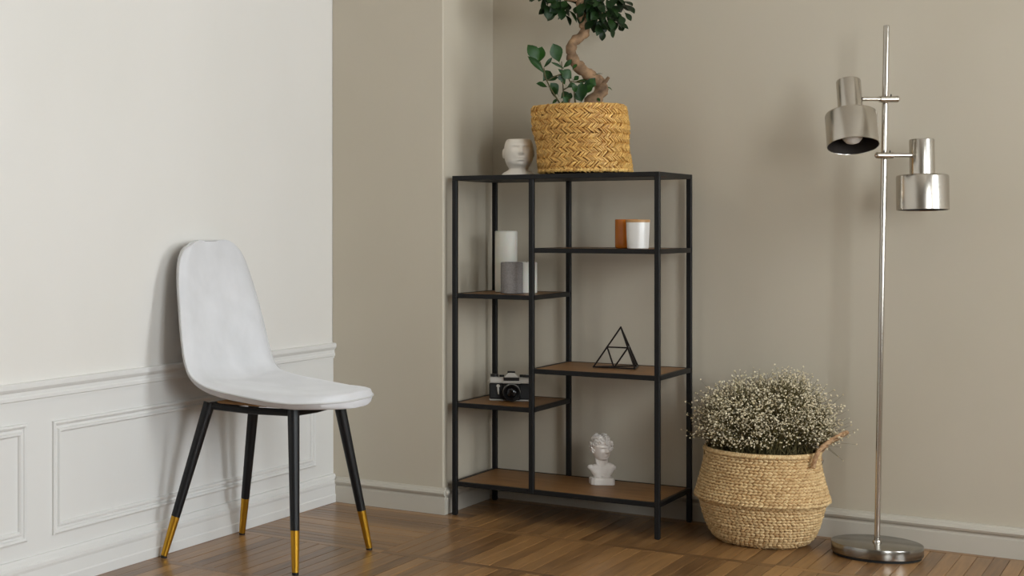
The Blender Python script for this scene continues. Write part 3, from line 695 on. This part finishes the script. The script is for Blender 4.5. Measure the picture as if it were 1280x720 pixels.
for k in range(NSP):
    # tips spread over a broad low dome
    u = (k+.5)/NSP; el = math.asin(min(1, -.32+1.30*u)); az = k*2.39996+rnd.uniform(-.25, .25)
    rr = rnd.uniform(.70, 1.0) if rnd.random() < .72 else rnd.uniform(.3, .7)
    ce = math.cos(el)**.75
    dx, dy, dz = ce*math.cos(az)*.205*rr, ce*math.sin(az)*.170*rr, math.sin(el)*.140*rr
    tip = clear(Vector((dx+.011, dy, ZR+.066+dz+.030*math.exp(-((dx-.035)/.07)**2))), .03)
    base = Vector((dx*.35, dy*.35, ZR-.06)); hub = base.lerp(tip, .75)+Vector((0, 0, .008))
    twig([base, base.lerp(tip, .5)+Vector((0, 0, .012)), hub], .0013, .0008)
    for b_ in range(rnd.randint(11, 17)):
        q = clear(tip+Vector((rnd.gauss(0, .019), rnd.gauss(0, .018), rnd.gauss(0, .014))))
        if q.z < .235 and math.hypot(q.x, q.y) > .135: q.z = .235+rnd.uniform(0, .03)
        twig([hub, clear(hub.lerp(q, .55)+Vector((rnd.gauss(0, .004), rnd.gauss(0, .004), .003))), q], .0006, .0003)
        blossom(q, rnd.uniform(.0022, .0046))
        if rnd.random() < .6:
            blossom(clear(hub.lerp(q, rnd.uniform(.4, .8))+Vector((rnd.gauss(0, .008), rnd.gauss(0, .008), rnd.gauss(0, .006)))), rnd.uniform(.0018, .0034))
for k in range(900):                        # fine dry foliage inside
    az = rnd.uniform(0, 2*PI); r = .14*math.sqrt(rnd.random()); z = rnd.uniform(.17, .29)
    c = clear(Vector((r*math.cos(az)*1.15, r*math.sin(az)*.95, z)), .04); d = Vector((rnd.gauss(0, .5), rnd.gauss(0, .5), 1)).normalized()*rnd.uniform(.02, .045)
    twig([c, clear(c+d*.5+Vector((rnd.gauss(0, .004), 0, 0))), clear(c+d)], .0016, .0003)
for (x_, y_, z_) in ((-.205, -.03, .275), (-.218, -.02, .255), (.215, -.02, .20), (.225, -.03, .19), (-.195, .0, .30), (.05, -.02, .372), (.075, 0, .366)):
    hub = Vector((x_*.7, y_, .25)); twig([hub, Vector((x_, y_, z_))], .0007, .0004); blossom(Vector((x_, y_, z_)), .003)
stuff(stm.build('stems', 'gypstem', fb)); stuff(bls.build('blossoms', 'blossom', fb))

# ================================================================ FLOOR LAMP
lp = thing('floor_lamp', 'brushed steel floor lamp with two adjustable drum shades', 'lamp', (-.7945, 4.614, 0), YAW)
LEAN = .027/1.488
def lx(z): return LEAN*z
MB().lathe([(0, .004), (.108, .005), (.108, 0), (.112, 0), (.112, .007)], 96).build('base_foot', 'rubber', lp, 30)
MB().lathe([(0, .0065), (.114, .0065), (.1165, .008), (.117, .010), (.117, .033), (.1162, .0352), (.114, .0358), (.02, .0360), (0, .0360)], 128).build('base', 'steel_base', lp, 35)
MB().lathe([(.0115, .036), (.0115, .039), (.0100, .042), (.0085, .042)], 32).build('base_collar', 'steel', lp, 35)
MB().cyl((lx(.03), 0, .03), (lx(.951), 0, .951), .0076, 28).build('pole', 'steel', lp, 40)
MB().cyl((lx(.946), 0, .946), (lx(.957), 0, .957), .0086, 28).build('joint_collar', 'steel', lp, 40)
MB().tube([(lx(.957), 0, .957), (lx(1.484), 0, 1.484), (lx(1.487), 0, 1.4875)], [.0080, .0080, .0068], 28).build('upper_pole', 'steel', lp, 40)
def arm(z, x0, x1, xs0, xs1, capx, yo):
    a = MB().cyl((x0, yo, z), (x1, yo, z), .0058, 20).build('arm', 'steel', lp, 40)
    MB().cyl((xs0, yo, z-.0005), (xs1, yo, z-.0005), .0088, 24).build('clamp_sleeve', 'steel', a, 40)
    MB().ball((capx, yo, z), .0095, 20, 12, (.75, 1, 1)).build('end_cap', 'steel', a, 60)
    for s in (-1, 1): MB().cyl((lx(z)+s*.008, yo, z+.006), (lx(z)+s*.008, yo, z+.0135), .0018, 8).build('screw', 'steel_dark', a, 40)
arm(1.279, -.050, .046, .0, .046, .048, -.0165)
arm(1.122, -.004, .090, -.006, .036, -.007, -.0165)
def shade(loc, rot):
    """origin at the junction of neck and drum"""
    sh = bpy.data.objects.new('shade_head', None)
    drum = MB().lathe([(.0315, .001), (.060, .001), (.0645, -.001), (.0662, -.005), (.0662, -.097), (.0648, -.0975), (.0645, -.097), (.0640, -.006), (.0600, -.002), (.02, -.002)], 80).build('shade', 'steel', lp, 35, loc, rot)
    MB().lathe([(.0640, -.0962), (.0636, -.010), (.058, -.0035), (.02, -.0035), (.02, -.002)], 64).build('shade_lining', 'steel_dark', drum, 40)
    nk = MB().lathe([(.0318, 0), (.0318, .098), (.0310, .1005), (.029, .1012), (0, .1012)], 64).build('neck', 'steel', drum, 35)
    MB().cyl((0, 0, -.003), (0, 0, -.030), .018, 28).build('socket', 'camblack', drum, 40)
    MB().lathe([(.013, -.028), (.015, -.036), (.022, -.050), (.0265, -.063), (.0255, -.075), (.018, -.085), (.008, -.0895), (0, -.0905)], 40).build('bulb', 'bulb', drum, 60)
    bpy.data.objects.remove(sh)
    return drum
shade((-.0815, -.0165, 1.238), (math.radians(-19), math.radians(5.5), 0))
shade((.1185, -.0165, 1.066), (math.radians(-2.5), math.radians(0.5), 0))
